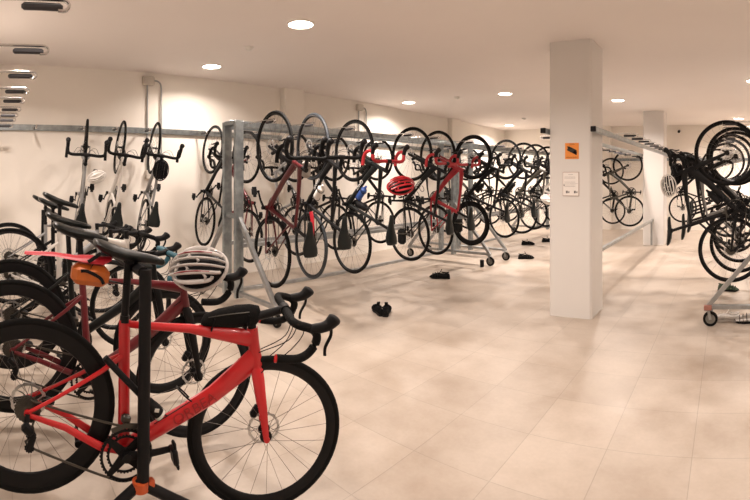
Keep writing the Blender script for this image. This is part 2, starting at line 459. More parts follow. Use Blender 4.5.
# orientation helpers: columns are the world directions of local x (forward), y (left), z (up)
def basis(fwd, up):
    f = Vector(fwd).normalized(); u = Vector(up); u = (u-f*u.dot(f)).normalized(); l = u.cross(f)
    return Matrix((f, l, u)).transposed()
def hang(label, X, Y, out, ztop=2.09, scale=1.06, yaw=0., lean=0., **kw):
    """bike hanging by its front wheel (centre X,Y) with bars towards the horizontal angle `out`(+yaw)"""
    a = out+yaw
    up = Vector((cos(a), sin(a), 0)); side = Vector((-sin(a), cos(a), 0))
    f = Vector((0, 0, 1))+side*lean+up*kw.pop('swing', 0.04)
    M = basis(f, up)
    zc = ztop-.336*scale
    W = Vector((X, Y, zc)); h = frame_pts(kw.get('v', 0))['hub']
    return bike(label, M, W-(M @ Vector((h[0], 0, h[1])))*scale, scale=scale, **kw)

# ------------------------------------------------------------------ the room
XB0, XB1 = -5.86, -6.52      # back wall x at Y=-.2 and Y=12.75 (slightly skew)
YF = 12.75; YL = -.22; XR = 3.3
def slab(name, pts, z0, z1, m):
    b = MB(); n = len(pts); b.add([(x, y, z0) for x, y in pts]+[(x, y, z1) for x, y in pts],
        [tuple(range(n-1, -1, -1)), tuple(range(n, 2*n))]+[(i, (i+1) % n, (i+1) % n+n, i+n) for i in range(n)])
    return struct(name, b.mesh(name, m, False))
def floor_mat():
    m = bpy.data.materials.new('floor tiles'); m.use_nodes = True; nt = m.node_tree; N = nt.nodes; Lk = nt.links; p = N['Principled BSDF']
    tc = N.new('ShaderNodeTexCoord'); mp = N.new('ShaderNodeMapping'); mp.inputs['Location'].default_value = (.18, -2.42+.0, 0)
    Lk.new(tc.outputs['Object'], mp.inputs['Vector'])
    br = N.new('ShaderNodeTexBrick'); br.offset = 0; br.squash = 1; br.inputs['Scale'].default_value = 1
    br.inputs['Brick Width'].default_value = .4525; br.inputs['Row Height'].default_value = .4625; br.inputs['Mortar Size'].default_value = .0026; br.inputs['Mortar Smooth'].default_value = .4
    br.inputs['Color1'].default_value = (.49, .42, .355, 1); br.inputs['Color2'].default_value = (.445, .38, .32, 1); br.inputs['Mortar'].default_value = (.36, .315, .265, 1)
    Lk.new(mp.outputs['Vector'], br.inputs['Vector'])
    n1 = N.new('ShaderNodeTexNoise'); n1.inputs['Scale'].default_value = 1.6; n1.inputs['Detail'].default_value = 6; n1.inputs['Roughness'].default_value = .6
    n2 = N.new('ShaderNodeTexNoise'); n2.inputs['Scale'].default_value = 45; n2.inputs['Detail'].default_value = 4
    Lk.new(tc.outputs['Object'], n1.inputs['Vector']); Lk.new(tc.outputs['Object'], n2.inputs['Vector'])
    def ramp(src, a, b_, c0, c1):
        r = N.new('ShaderNodeValToRGB'); r.color_ramp.elements[0].position = a; r.color_ramp.elements[1].position = b_
        r.color_ramp.elements[0].color = (*c0, 1); r.color_ramp.elements[1].color = (*c1, 1); Lk.new(src, r.inputs['Fac']); return r
    r1 = ramp(n1.outputs['Fac'], .30, .60, (.72, .67, .62), (1, 1, 1)); r2 = ramp(n2.outputs['Fac'], .3, .7, (.95, .95, .95), (1, 1, 1))
    def mul(a, b_):
        x = N.new('ShaderNodeMix'); x.data_type = 'RGBA'; x.blend_type = 'MULTIPLY'; x.inputs[0].default_value = 1
        Lk.new(a, x.inputs[6]); Lk.new(b_, x.inputs[7]); return x.outputs[2]
    Lk.new(mul(mul(br.outputs['Color'], r1.outputs['Color']), r2.outputs['Color']), p.inputs['Base Color'])
    rr = ramp(n1.outputs['Fac'], .3, .7, (.30,)*3, (.5,)*3); Lk.new(rr.outputs['Color'], p.inputs['Roughness'])
    bp = N.new('ShaderNodeBump'); bp.inputs['Strength'].default_value = .25; bp.inputs['Distance'].default_value = .003; bp.invert = True
    Lk.new(br.outputs['Fac'], bp.inputs['Height']); Lk.new(bp.outputs['Normal'], p.inputs['Normal'])
    return m
room = [(XB0, YL), (XR, YL), (XR, YF), (XB1, YF)]
slab('floor', room, -.1, 0, floor_mat()); slab('ceiling', room, CEIL, CEIL+.1, ceil_m)
slab('wall_left', [(XB0-.2, YL-.15), (XR+.15, YL-.15), (XR+.15, YL), (XB0-.2, YL)], 0, CEIL, wall_m)
slab('wall_back', [(XB0-.15, YL), (XB0, YL), (XB1, YF), (XB1-.15, YF)], 0, CEIL, wall_m)
slab('wall_far', [(XB1-.2, YF), (XR+.15, YF), (XR+.15, YF+.15), (XB1-.2, YF+.15)], 0, CEIL, wall_m)
slab('wall_right', [(XR, YL), (XR+.15, YL), (XR+.15, YF), (XR, YF)], 0, CEIL, wall_m)
def bwx(y): return XB0+(XB1-XB0)*(y-YL)/(YF-YL)
def column(name, x0, x1, y0, y1, m):
    b = MB(); c = .018
    P = [(x0+c, y0), (x1-c, y0), (x1, y0+c), (x1, y1-c), (x1-c, y1), (x0+c, y1), (x0, y1-c), (x0, y0+c)]; n = 8
    b.add([(x, y, 0) for x, y in P]+[(x, y, CEIL) for x, y in P], [(i, (i+1) % n, (i+1) % n+n, i+n) for i in range(n)]+[tuple(range(n, 2*n)), tuple(range(n-1, -1, -1))])
    return struct(name, b.mesh(name, m, False))
column('trim_1', -1.82, -1.36, 4.58, 5.03, pillar_m)
column('trim_2', -1.79, -1.33, 9.9, 10.35, pillar_m)
column('trim_3', bwx(4.6)-.1, bwx(4.6)+.14, 4.35, 4.75, wall_m)
column('trim_4', bwx(9.6)-.1, bwx(9.6)+.14, 9.4, 9.8, wall_m)
column('trim_5', -3.6, -3.2, 12.6, 12.85, wall_m)
for i in (1, 2, 3, 4, 5): bpy.data.objects['trim_%d' % i]['label'] = ('square white pillar' if i < 3 else 'shallow plaster pilaster')

# ------------------------------------------------------------------ ceiling lights
lamp_em = mat('lamp glow', (1, .9, .75), .5, emit=(1, .90, .78), es=14)
def lamp_frame():
    return MB().add(*[[], []]).lathe_y([(.118, 0), (.118, .012), (.098, .016), (.094, .004), (.094, 0)], 40).mesh('trim_ring', mat('lamp ring', (.85, .8, .75), .4))
lf = MB(); lf.lathe_y([(.128, 0), (.126, -.010), (.113, -.014), (.111, 0)], 40)
lf.v = [(x, z, -abs(y) if False else y) for x, y, z in lf.v]     # turn the axis to z
lf_me = lf.mesh('trim_ring', mat('lamp ring', (.85, .8, .75), .4))
ld = MB(); n = 40; ld.add([(.112*cos(2*pi*i/n), .112*sin(2*pi*i/n), z) for z in (-.008, -.001) for i in range(n)], [tuple(range(n)), tuple(range(n, 2*n))]+[(i, (i+1) % n, (i+1) % n+n, i+n) for i in range(n)])
ld_me = ld.mesh('diffuser', lamp_em)
LP = [(-5.30, 2.72, 'nearest the back wall, left of the tall rack end'), (-3.40, 2.66, 'largest, over the near rack end'),
      (-5.55, 6.90, 'above the bike rows near the back wall'), (-3.60, 7.05, 'just left of the near white pillar'),
      (-5.70, 11.4, 'smallest, in the far left corner of the ceiling'), (-1.98, 8.37, 'just right of the near white pillar'),
      (.28, 11.3, 'over the far end of the right hand rack'), (.40, 6.85, 'at the right edge above the hanging bikes')]
for x, y, w in LP:
    t = thing('ceiling_light', 'round white recessed ceiling light, '+w, 'ceiling light', (x, y, CEIL-.001), group='round ceiling lights')
    link('trim_ring', lf_me, t); link('diffuser', ld_me, t)
def area(name, x, y, power, col=(1, .865, .775)):
    L = bpy.data.lights.new(name, 'AREA'); L.shape = 'DISK'; L.size = .2; L.spread = radians(150); L.energy = power; L.color = col
    o = bpy.data.objects.new(name, L); o.location = (x, y, CEIL-.03); COL.objects.link(o); return o
PW = 30
for x, y, w in LP: area('downlight', x, y, PW*(.55 if x < -5 and y < 3 else .85 if x < -5 and y < 8 else 1.6 if y > 8 else 1.05))
for x, y, k in ((-1.5, 2.66, .55), (.4, 2.66, .5), (2.3, 2.66, .7), (2.3, 6.85, .9), (2.3, 11.3, 1.4), (-1.6, .35, .3), (-4.2, .3, .75)): area('downlight', x, y, PW*k)

# smoke detectors, security camera
def detector():
    b = MB(); b.lathe_y([(.001, 0), (.05, 0), (.05, .018), (.035, .02), (.034, .034), (.02, .042), (.001, .043)], 28, closed=False)
    b.v = [(x, z, -y) for x, y, z in b.v]; return b.mesh('smoke_detector', mat('detector plastic', (.80, .78, .75), .4))
dm = detector()
def cpos(px, py, z):     # from a direction and a height to a place in the room
    a = (727-px)/470; r = (z-EYE)*470/(177-py); return (-r*sin(a), r*cos(a), z)
for px, py, w in ((249, 47, 'between the two nearest lamps on the left'), (457, 97, 'left of the lamp beside the near pillar'), (524, 118, 'smallest one at the far end')):
    t = thing('smoke_detector', 'small round pale smoke detector on ceiling, '+w, 'smoke detector', cpos(px, py, CEIL), group='smoke detectors', me=dm)
    rg = MB(); rg.lathe_y([(.058, 0), (.058, .006), (.05, .006), (.05, 0)], 24); rg.v = [(x, z, -y) for x, y, z in rg.v]
    link('mounting_plate', rg.mesh('mounting_plate', mat('detector plastic', (.80, .78, .75), .4)), t)
sc = thing('security_camera', 'tiny dark security camera high on the far wall', 'camera', (-1.30, YF, 2.70))
b = MB(); b.bbox((0, -.02, 0), (.07, .04, .07), .01); link('mount', b.mesh('mount', pillar_m), sc)
b = MB(); b.sweep([(0, -.03, 0), (.0, -.12, -.03)], .035, 12, ref=(1, 0, 0)); link('lens_body', b.mesh('lens_body', blackp), sc)

# conduit boxes on back wall
def conduit(y, label, big=True):
    x = bwx(y); t = thing('junction_box', label, 'electrical box', (x, y, 2.70))
    b = MB(); b.bbox((.035, 0, .04), (.07, .16, .12), .012); link('housing', b.mesh('housing', mat('box plastic', (.55, .50, .44), .5)), t)
    b = MB(); b.sweep([(.02, -.01, 0), (.02, -.01, -1.2)], .011, 10, ref=(0, 1, 0)); link('conduit', b.mesh('conduit', galv_dull), t)
    b = MB(); b.sweep(spline([(.02, .08, .05), (.02, .15, .04), (.02, .19, -.03), (.02, .19, -.25), (.02, .19, -1.2)], 5), .011, 10, ref=(1, 0, 0)); link('conduit', b.mesh('conduit', galv_dull), t)
    b = MB(); b.bbox((.03, 0.02, -1.22), (.06, .12, .12), .01); link('switch_box', b.mesh('switch_box', mat('box plastic', (.55, .50, .44), .5)), t)
conduit(2.10, 'grey wall box with two thin conduits above the left wall bikes')
conduit(6.2, 'small grey wall box with thin conduits behind the long bike rack')

# ------------------------------------------------------------------ signs on the pillar
YS = 4.58
sx = -YS*math.tan((727-572)/470); sz = EYE+26*hypot(sx, YS)/470
sg = thing('warning_sign', 'square orange warning sign with a black camera symbol on the white pillar', 'sign', (sx, YS, sz))
R90 = Matrix.Rotation(pi/2, 3, 'X')
b = MB(); b.bbox((0, -.002, 0), (.150, .004, .165), .0015); link('plate', b.mesh('plate', mat('orange sign', (.80, .27, .04), .4)), sg)
b = MB(); Mc = Matrix.Rotation(.45, 3, 'Y')
b.box((0, -.006, .008), (.098, .003, .046), Mc); b.box((.036, -.006, -.014), (.036, .003, .030), Mc); b.box((-.028, -.006, .034), (.05, .003, .012), Mc); b.box((.045, -.006, -.03), (.016, .003, .022))
link('camera_symbol', b.mesh('camera_symbol', mat('sign black', (.02, .015, .01), .5), False), sg)
for txt, z, s_ in (('ZONA', .068, .020), ('VIDEOVIGILADA', -.066, .0165)):
    o = link('lettering', text_mesh(txt, s_, mat('sign brown', (.25, .08, .01), .5)), sg); o.matrix_local = Matrix.Translation((0, -.0048, z)) @ R90.to_4x4()
sx2 = -YS*math.tan((727-571)/470)
sg = thing('notice_board', 'white framed paper notice below the orange sign on the pillar', 'sign', (sx2, YS, EYE-7*hypot(sx2, YS)/470))
b = MB(); b.bbox((0, -.004, 0), (.180, .008, .25), .003); link('frame', b.mesh('frame', mat('notice frame', (.50, .40, .36), .4)), sg)
b = MB(); b.box((0, -.009, 0), (.166, .002, .236)); link('paper', b.mesh('paper', mat('notice paper', (.80, .76, .72), .5), False), sg)
b = MB()
for z in (.098, .072, .060, .020, -.010, -.026): b.box((0 if z > .09 else -.01, -.0105, z), (.05 if z > .09 else .12, .001, .0022))
b.box((0, -.0105, .006), (.150, .001, .0015)); b.box((-.072, -.0105, -.012), (.012, .001, .014))
for x in (-.042, .045): b.box((x, -.0105, -.082), (.020, .001, .026)); b.box((x+.022, -.0105, -.084), (.012, .001, .018))
link('printed_lines', b.mesh('printed_lines', mat('print grey', (.16, .15, .15), .6), False), sg)

# ------------------------------------------------------------------ rails with hooks
def hook_me(L):
    b = MB()       # arm along +x, tip turned up
    b.sweep(spline([(0, 0, 0), (L*.5, 0, .002), (L-.06, 0, .002), (L-.015, 0, 0), (L, 0, -.016), (L-.012, 0, -.034), (L-.04, 0, -.036)], 4), (.0065, .012), 8, ref=(0, 1, 0))
    return b.mesh('hook', chrome)
def pad_me(L):
    b = MB(); b.bbox((L-.095, 0, -.024), (.145, .024, .026), .008); return b.mesh('rubber_pad', pad_m)
def add_hook(parent, local, ang, L):
    h = link('hook', cached(('hook', L), lambda: hook_me(L)), parent, local); h.rotation_euler = (0, 0, ang)
    link('rubber_pad', cached(('pad', L), lambda: pad_me(L)), h)
def wall_rail(label, p0, p1, z, hooks, out, L, h=.075, below=False):
    """rail between p0,p1; hooks at parameters; out = angle of arms"""
    t = thing('wall_rail', label, 'rack', (p0[0], p0[1], z))
    d = Vector((p1[0]-p0[0], p1[1]-p0[1], 0)); o = Vector((cos(out), sin(out), 0)); Ln = d.length; u = d.normalized()
    R = Matrix((u, o, Vector((0, 0, 1)))).transposed()
    b = MB(); b.bbox(tuple(d/2+o*.02), (Ln, .04, h), .004, R); link('rail', b.mesh('rail', galv), t)
    if below:
        b = MB(); b.bbox(tuple(d/2+o*.02+Vector((0, 0, -.20))), (Ln, .04, .09), .004, R); link('lower_rail', b.mesh('lower_rail', galv_dull), t)
    for s in hooks: add_hook(t, tuple(u*s+o*.04), out, L)
    return t
# left wall, hooks seen end on above the front bikes
wall_rail('galvanised rail with a row of empty hooks along the left wall', (-1.2, YL), (-5.7, YL), 2.065, [.42, 1.0, 1.55, 2.05, 2.46, 2.93, 3.33, 3.71, 4.27], pi/2, .46)
# back wall
yy = [1.14, 1.56, 2.0, 2.83]
ab = atan2(XB1-XB0, YF-YL)  # skew
wall_rail('long galvanised rail with hooks along the back wall', (bwx(0), 0), (bwx(12), 12), 2.07, [.55]+yy+[3.7, 4.5, 5.4], 0+0.05, .30, below=False)
wall_rail('galvanised rail on the far wall right of the near pillar', (-4.6, YF), (1.8, YF), 1.93, [1.2, 2.0, 2.8, 3.6, 4.4, 5.2], -pi/2, .30)

def caster(parent, loc):
    b = MB(); x, y, z = loc
    b.bbox((x, y, z-.006), (.09, .07, .008), .002)
    for s in (-1, 1): b.sweep([(x, y+.020*s, z-.008), (x+.018, y+.022*s, .066)], (.016, .002), 6)
    c = link('caster', b.mesh('caster', galv_dull), parent)
    b = MB(); b.lathe_y([(.072, -.012), (.072, .012), (.048, .016), (.048, -.016)], 28, (x+.018, y, .072)); link('caster_tire', b.mesh('caster_tire', rubber), c)
    b = MB(); b.disc_y(.048, -.010, .010, 20, (x+.018, y, .072)); link('caster_wheel', b.mesh('caster_wheel', mat('caster grey', (.16, .15, .13), .5)), c)
def rack(label, X, Y0, Y1, hooksR, hooksL, half=.86, ztop=2.07, arm=.56, W=.13, group='wheeled bike racks'):
    """double sided rack along Y at X; Empty on the floor"""
    t = thing('bike_rack', label, 'rack', (X, Y0, 0), group=group); Ln = Y1-Y0
    for yy_ in (0, Ln):
        sgn = 1 if yy_ == 0 else -1
        for s in (-1, 1):
            b = MB(); b.bbox((W*s, yy_, (ztop+.13)/2), (.05, .10, ztop-.13), .004); link('upright', b.mesh('upright', galv), t)
            b = MB(); b.sweep([(W*s+.02*s, yy_, 1.0), ((half-.02)*s, yy_, .19)], (.030, .030), 4, ref=(0, 1, 0)); link('brace', b.mesh('brace', galv_dull), t)
            caster(t, ((half-.03)*s, yy_, .165))
        b = MB(); b.bbox((0, yy_, .188), (2*half, .05, .04), .004); link('foot_bar', b.mesh('foot_bar', galv_dull), t)
        b = MB(); b.bbox((0, yy_, ztop-.02), (2*W-.05, .10, .05), .004); link('top_plate', b.mesh('top_plate', galv), t)
        b = MB(); b.bbox((0, yy_, 1.02), (2*W-.05, .08, .05), .004); link('cross_bar', b.mesh('cross_bar', galv), t)
    for s in (-1, 1):
        b = MB(); b.bbox((W*s, Ln/2, ztop-.045), (.05, Ln-.1, .07), .004); link('top_rail', b.mesh('top_rail', galv), t)
        b = MB(); b.bbox((W*s, Ln/2, .70), (.04, Ln-.1, .045), .004); link('wheel_rail', b.mesh('wheel_rail', galv_dull), t)
    b = MB(); b.bbox((0, Ln/2, .188), (.05, Ln-.05, .04), .004); link('base_beam', b.mesh('base_beam', galv_dull), t)
    for y in hooksR: add_hook(t, (W+.02, y-Y0, ztop-.04), 0, arm)
    for y in hooksL: add_hook(t, (-W-.02, y-Y0, ztop-.04), pi, arm)
    return t
XK = -4.55
N1 = [2.68, 3.19, 3.79, 4.87, 5.47, 6.45]; F1 = [3.3, 4.0, 4.73, 5.70]
N2 = [7.55, 8.30, 8.95, 9.6, 10.3]; F2 = [7.7, 8.5, 9.4, 10.3]
rack('tall galvanised wheeled rack full of bikes, nearest the front bikes', XK, 2.6, 6.72, N1, F1)
rack('galvanised wheeled rack full of bikes beyond the first one', XK, 7.28, 11.0, N2, F2)
XRK = .66
NR = [4.95, 5.5, 6.1, 6.75, 7.5, 8.5, 9.9]
rack('galvanised wheeled rack at the right edge with a red corner on its foot', XRK, 4.57, 10.3, [], NR, half=.87, arm=.56)
b = MB(); b.bbox((-.185, 4.54, .188), (.075, .05, .046), .004); o = link('painted_corner', b.mesh('painted_corner', mat('red oxide', (.30, .13, .10), .5)), None)
rk = [o2 for o2 in COL.objects if o2.name.startswith('bike_rack')][-1]; o.parent = rk; o.location = (-XRK, -4.57, 0)

# rails between the two pillars
pr = thing('pillar_rack', 'pair of hook rails running between the two white pillars, empty', 'rack', (-1.58, 4.55, 0))
for s, xx in ((1, -1.315), (-1, -1.855)):
    b = MB(); b.bbox((xx+1.58, 3.05, 1.93), (.05, 6.2, .05), .004); rl = link('hook_rail', b.mesh('hook_rail', galv), pr)
    b = MB(); b.bbox((xx+1.58, -.055, 1.93), (.055, .02, .055), .004); link('end_cap', b.mesh('end_cap', blackp), rl)
    for k in range(11): add_hook(pr, (xx+1.58+.02*s, .65+k*.45, 1.94), (0 if s > 0 else pi), .30)
b = MB(); b.bbox((0, 2.9, .53), (.045, 4.9, .045), .004); link('wheel_rail', b.mesh('wheel_rail', galv_dull), pr)
for y in (.6, 5.2):
    b = MB(); b.bbox((0, y, .27), (.04, .04, .50), .004); link('post', b.mesh('post', galv_dull), pr)
fr = thing('rear_rack', 'short hook rail beyond the far pillar carrying bikes', 'rack', (-1.58, 10.35, 0))
for s, xx in ((1, -1.315), (-1, -1.855)):
    b = MB(); b.bbox((xx+1.58, 1.2, 1.93), (.05, 2.39, .05), .004); link('hook_rail', b.mesh('hook_rail', galv), fr)
    for k in range(4): add_hook(fr, (xx+1.58+.02*s, .15+k*.5, 1.94), (0 if s > 0 else pi), .30)

# ------------------------------------------------------------------ bikes in the long racks
G = 'bikes hung by the front wheel in the long racks'
bw = [('down', mat('white bottle', (.75, .72, .68), .4))]; bk = [('down', blackp)]; bbl = [('down', mat('blue bottle', (.03, .08, .3), .4)), ('seat', blackp)]
XN = -3.85; XF = -5.25
near = [
 (2.68, dict(frame=mat('deep maroon paint', (.075, .003, .006), .3, coat=.2), fork=carbon, cage=['seat'], yaw=.05, tire=rubber), 'dark red and black road bike, first on the near side beside the tall rack end'),
 (3.19, dict(frame=carbon, tire=tyre_grey, logo=('GIANT', letter_w, .045), bottle=bw, yaw=-.06), 'black road bike with a grey front tyre, second from the tall rack end'),
 (3.79, dict(frame=blackg, tape=tape_r, logo=('GIANT', letter_w, .045), bottle=bbl, yaw=.02), 'black road bike with red bar tape hanging left of the red and black helmet'),
 (4.87, dict(frame=carbon, tape=tape_r, logo=('GIANT', letter_w, .045), yaw=.06, cage=['down']), 'black road bike with red bar tape hanging right of the red and black helmet'),
 (5.47, dict(frame=red2_f, tape=tape_r, fork=red2_f, aero=True, yaw=-.04), 'bright crimson framed road bike hanging in the middle of the long rack'),
 (6.45, dict(frame=carbon, deep=True, bottle=bk, yaw=.08), 'all black road bike hanging just right of the crimson one'),
 (7.55, dict(frame=carbon, yaw=-.1, bottle=bk), 'black road bike hanging first on the second rack above the far casters'),
 (8.30, dict(frame=olive_f, yaw=.05), 'dull olive road bike hanging second on the far rack'),
 (8.95, dict(frame=carbon, yaw=-.05, cage=['down']), 'black road bike hanging third on the far rack'),
 (9.60, dict(frame=white_f, fork=carbon, yaw=.1), 'white and black road bike hanging left of the near pillar edge'),
 (10.3, dict(frame=carbon, yaw=.0), 'black road bike mostly hidden behind the white one left of the pillar')]
for y, kw, lab in near:
    kw['yaw'] = kw.get('yaw', 0)-.13
    hang(lab, XN+random.uniform(-.03, .03), y, 0, 2.125+random.uniform(-.015, .015), crank=random.choice([.35, 1.5, 2.6]), group=G, scale=1.07, **kw)
far = [(3.20, dred_f, 'dark red road bike on the wall side of the rack behind the second hanging bike'), (4.0, grey_f, 'grey road bike on the wall side of the rack, left of the red helmet'),
       (4.73, carbon, 'black road bike on the wall side of the rack behind the red helmet'), (5.70, blackg, 'gloss black road bike on the wall side behind the crimson bike'),
       (7.7, carbon, 'black road bike on the wall side of the far rack, its nearest one'), (8.5, olive_f, 'olive road bike on the wall side of the far rack'),
       (9.4, carbon, 'black road bike on the wall side of the far rack behind the white one'), (10.3, carbon, 'black road bike last on the wall side of the far rack')]
for y, f, lab in far: hang(lab, XF, y, pi, 2.08+random.uniform(-.02, .02), frame=f, yaw=random.uniform(-.08, .08), scale=1.04, crank=random.choice([.35, 1.5, 2.6]), group=G)
# back wall bikes, seen edge on
wl = [(1.14, grey_f, 'grey road bike hanging leftmost on the back wall', dict(scale=.98, yaw=-.17, lean=.08)),
      (1.57, white_f, 'silver white road bike hanging second on the back wall', dict(scale=.98, fork=carbon, yaw=-.12, lean=.15)),
      (2.02, grey_f, 'dark grey road bike hanging third on the back wall below the wall box', dict(scale=.98, fork=carbon, yaw=-.15, lean=.14)),
      (2.86, carbon, 'black road bike hanging alone on the back wall left of the tall rack end', dict(scale=.97, yaw=-.06, lean=.10))]
for y, f, lab, kw in wl: hang(lab, bwx(y)+.47, y, 0, 2.14, frame=f, crank=1.0, group='bikes on the back wall', **kw)
# right rack
rl_ = ['black road bike hanging nearest in the right hand rack', 'black road bike with a white bottle, second in the right hand rack', 'grey road bike, third in the right hand rack',
       'black road bike, fourth in the right hand rack', 'white road bike, fifth in the right hand rack', 'black road bike, sixth in the right hand rack', 'black road bike, farthest in the right hand rack']
rf = [carbon, carbon, grey_f, carbon, white_f, carbon, carbon]
for i, y in enumerate(NR):
    hang(rl_[i], XRK-.66+[0, .10, .12, .06, .03, -.02, -.20][i], y, pi, [2.05, 2.04, 2.05, 2.07, 2.07, 2.07, 2.05][i], frame=rf[i], scale=1.03, yaw=random.uniform(-.03, .05),
         crank=[.9, 2.2, .35, 1.5, 2.6, .9, 1.5][i], bottle=(bw if i == 1 else bk if i in (0, 3) else None), group='bikes in the right hand rack', aero=(i == 0), tire=(rubber))
# behind the pillars
hang('slim dark road bike hanging between the two pillars', -2.22, 10.35, pi, 2.06, frame=olive_f, scale=1.04, crank=1.5)
hang('black road bike by the far wall partly hidden behind the near pillar', -3.0, 11.9, pi, 1.95, frame=carbon, scale=1.04, crank=.35)
hang('black road bike hanging right of the far pillar', -1.0, 11.0, 0, 2.04, frame=carbon, scale=1.0, crank=.35)

# ------------------------------------------------------------------ the front row, hung by the saddle
def front(label, rear, ang, pitch, **kw):
    """rear = hub position; ang = heading; pitch = nose down angle"""
    f = Vector((cos(ang)*cos(pitch), sin(ang)*cos(pitch), -sin(pitch))); M = basis(f, (0, 0, 1))
    return bike(label, M, Vector(rear)-M @ Vector((0, 0, HUBZ)), **kw), M
hd = atan2(.979, .107)
B1, M1 = front('bright red road bike with black wheels in front, hung by its saddle', (-1.794, .15, .575), hd, radians(13.0), frame=red_f, fork=red_f, aero=True, deep=True, v=1, steer=-radians(19),
      crank=.30, cage=['down'], logo=('ORBEA', letter_dr, .062))
front('black and red road bike with deep wheels right behind the bright red one', (-2.36, .12, .60), radians(86), radians(12.5), frame=dred_f, fork=carbon, deep=True, crank=2.2)
front('black road bike with teal bar tape, third in the front row', (-2.86, .14, .615), radians(88), radians(13), frame=blackg, fork=carbon, tape=tape_t, deep=True, crank=1.5)
front('white road bike with black fork, fourth in the front row', (-3.55, .16, .73), radians(89), radians(17), frame=white_f, fork=carbon, deep=False, crank=.35, bottle=bbl)
front('plain black road bike, fifth in the front row', (-4.15, .2, .66), radians(90), radians(16), frame=carbon, tape=tape_k, deep=False, crank=2.6)
front('dark grey road bike, farthest in the front row beside the wall bikes', (-4.7, .2, .66), radians(90), radians(16), frame=grey_f, tape=tape_k, crank=1.5)

# saddle rail
sr = thing('saddle_rack', 'black post and long rail carrying the front row of bikes by their saddles', 'rack', (-1.60, .56, 0))
def L2(x, y, z): return (x+1.60, y-.56, z)
b = MB(); b.sweep([L2(-1.655, .565, 1.095), L2(-4.95, .60, 1.12)], .021, 12, ref=(0, 1, 0)); link('rail', b.mesh('rail', blackp), sr)
for x in (-1.66, -4.9):
    b = MB(); b.sweep([L2(x, .575, 1.105), L2(x, .565, .30)], .0235, 14, ref=(0, 1, 0)); link('post', b.mesh('post', blackp), sr)
    b = MB(); b.sweep([L2(x, .555, .320), L2(x, .555, .285)], .031, 16, ref=(0, 1, 0)); b.bbox(L2(x+.0, .595, .302), (.03, .03, .035), .006); link('collar', b.mesh('collar', mat('orange collar', (.55, .09, .02), .4)), sr)
    for s in (-1, 1):
        b = MB(); b.sweep([L2(x, .555, .31), L2(x, .555+.06*s, .27), L2(x, .555+.42*s, .02)], .020, 10, ref=(1, 0, 0)); link('leg', b.mesh('leg', blackp), sr)
        b = MB(); b.bbox(L2(x, .555+.43*s, .012), (.06, .07, .024), .006); link('rubber_foot', b.mesh('rubber_foot', rubber), sr)

# things on the red bike, in its own frame then placed in the room
def on_b1(p): return B1.matrix_world @ Vector(p)
bpy.context.view_layer.update()
def place(name, label, cat, parts, origin, move=(0, 0, 0)):
    """parts: list of (name, MB, mat) in red bike coordinates"""
    o = thing(name, label, cat, on_b1(Vector(origin)+Vector(move)), M1)
    for nm, b_, m_ in parts:
        b_.v = [(x-origin[0], y-origin[1], z-origin[2]) for x, y, z in b_.v]; link(nm, b_.mesh(nm, m_), o)
    return o
q1 = frame_pts(1)
rings = []
for x, z0, z1, w in [(.585, .780, .795, .010), (.597, .772, .822, .022), (.65, .774, .850, .029), (.73, .780, .876, .031), (.79, .79, .886, .030), (.830, .800, .884, .026), (.845, .82, .86, .012)]:
    rings.append([(x+.022, w*cos(2*pi*k/14)*1.0, (z0+z1)/2-.014+(z1-z0)/2*sin(2*pi*k/14)) for k in range(14)])
sb = MB()
sb.sweep([(.65, -.028, .80), (.65, -.020, .752), (.65, .020, .752), (.65, .028, .80)], (.010, .002), 6, ref=(1, 0, 0)); sb2 = MB(); sb2.sweep([(.80, -.026, .83), (.80, -.027, .775), (.80, .027, .775), (.80, .026, .83)], (.010, .002), 6, ref=(1, 0, 0))
zb = MB(); zb.sweep(spline([(.625, -.024, .80), (.70, -.030, .823), (.80, -.0265, .843)], 4), .002, 6)
place('top_tube_bag', 'slim black bag strapped on the top tube of the bright red bike', 'bag', [('pouch', MB().loft(rings), fabric_k), ('strap', sb, blackp), ('strap', sb2, blackp), ('zip', zb, dark_metal)], (.60, 0, .78))
# orange saddle bag hanging behind the seatpost
ob = MB(); ob.bbox((.118, -.01, .905), (.145, .085, .078), .02, Matrix.Rotation(-.08, 3, 'Y'))
oz = MB(); oz.sweep(spline([(.075, -.056, .918), (.10, -.058, .922), (.15, -.057, .908), (.17, -.056, .888)], 4), (.007, .003), 6)
os_ = MB(); os_.sweep([(.11, -.04, .93), (.13, -.02, .975), (.13, .02, .975), (.11, .03, .93)], (.010, .002), 6, ref=(1, 0, 0)); os_.sweep([(.165, -.03, .90), (.262, -.02, .895)], (.003, .009), 6)
place('saddle_bag', 'small orange tool bag hanging under the saddle of the bright red bike', 'bag', [('pouch', ob, orange_m), ('slot', oz, blackp), ('strap', os_, blackp)], (.118, 0, .90), (-.0, 0, -.022))
mg = MB(); rr = []
for x, w, z, t in [(-.13, .018, .925, .004), (-.12, .022, .927, .004), (-.02, .024, .945, .004), (.06, .030, .950, .005), (.11, .040, .955, .012), (.17, .038, .960, .014), (.20, .02, .972, .006)]:
    r_ = []
    for k in range(10):
        a = 2*pi*k/10; r_.append((x, -.01+w*cos(a), z+t*sin(a)-.35*w*cos(a)**2))
    rr.append(r_)
mg.loft(rr); ms = MB(); ms.sweep([(.11, -.05, .945), (.15, -.045, .985)], (.008, .003), 6)
place('clip_on_mudguard', 'flat red clip on mudguard sticking out under the front saddle', 'mudguard', [('blade', mg, mat('red mudguard', (.48, .015, .03), .4)), ('clip', ms, blackp)], (.0, 0, .95), (-.015, 0, -.012))
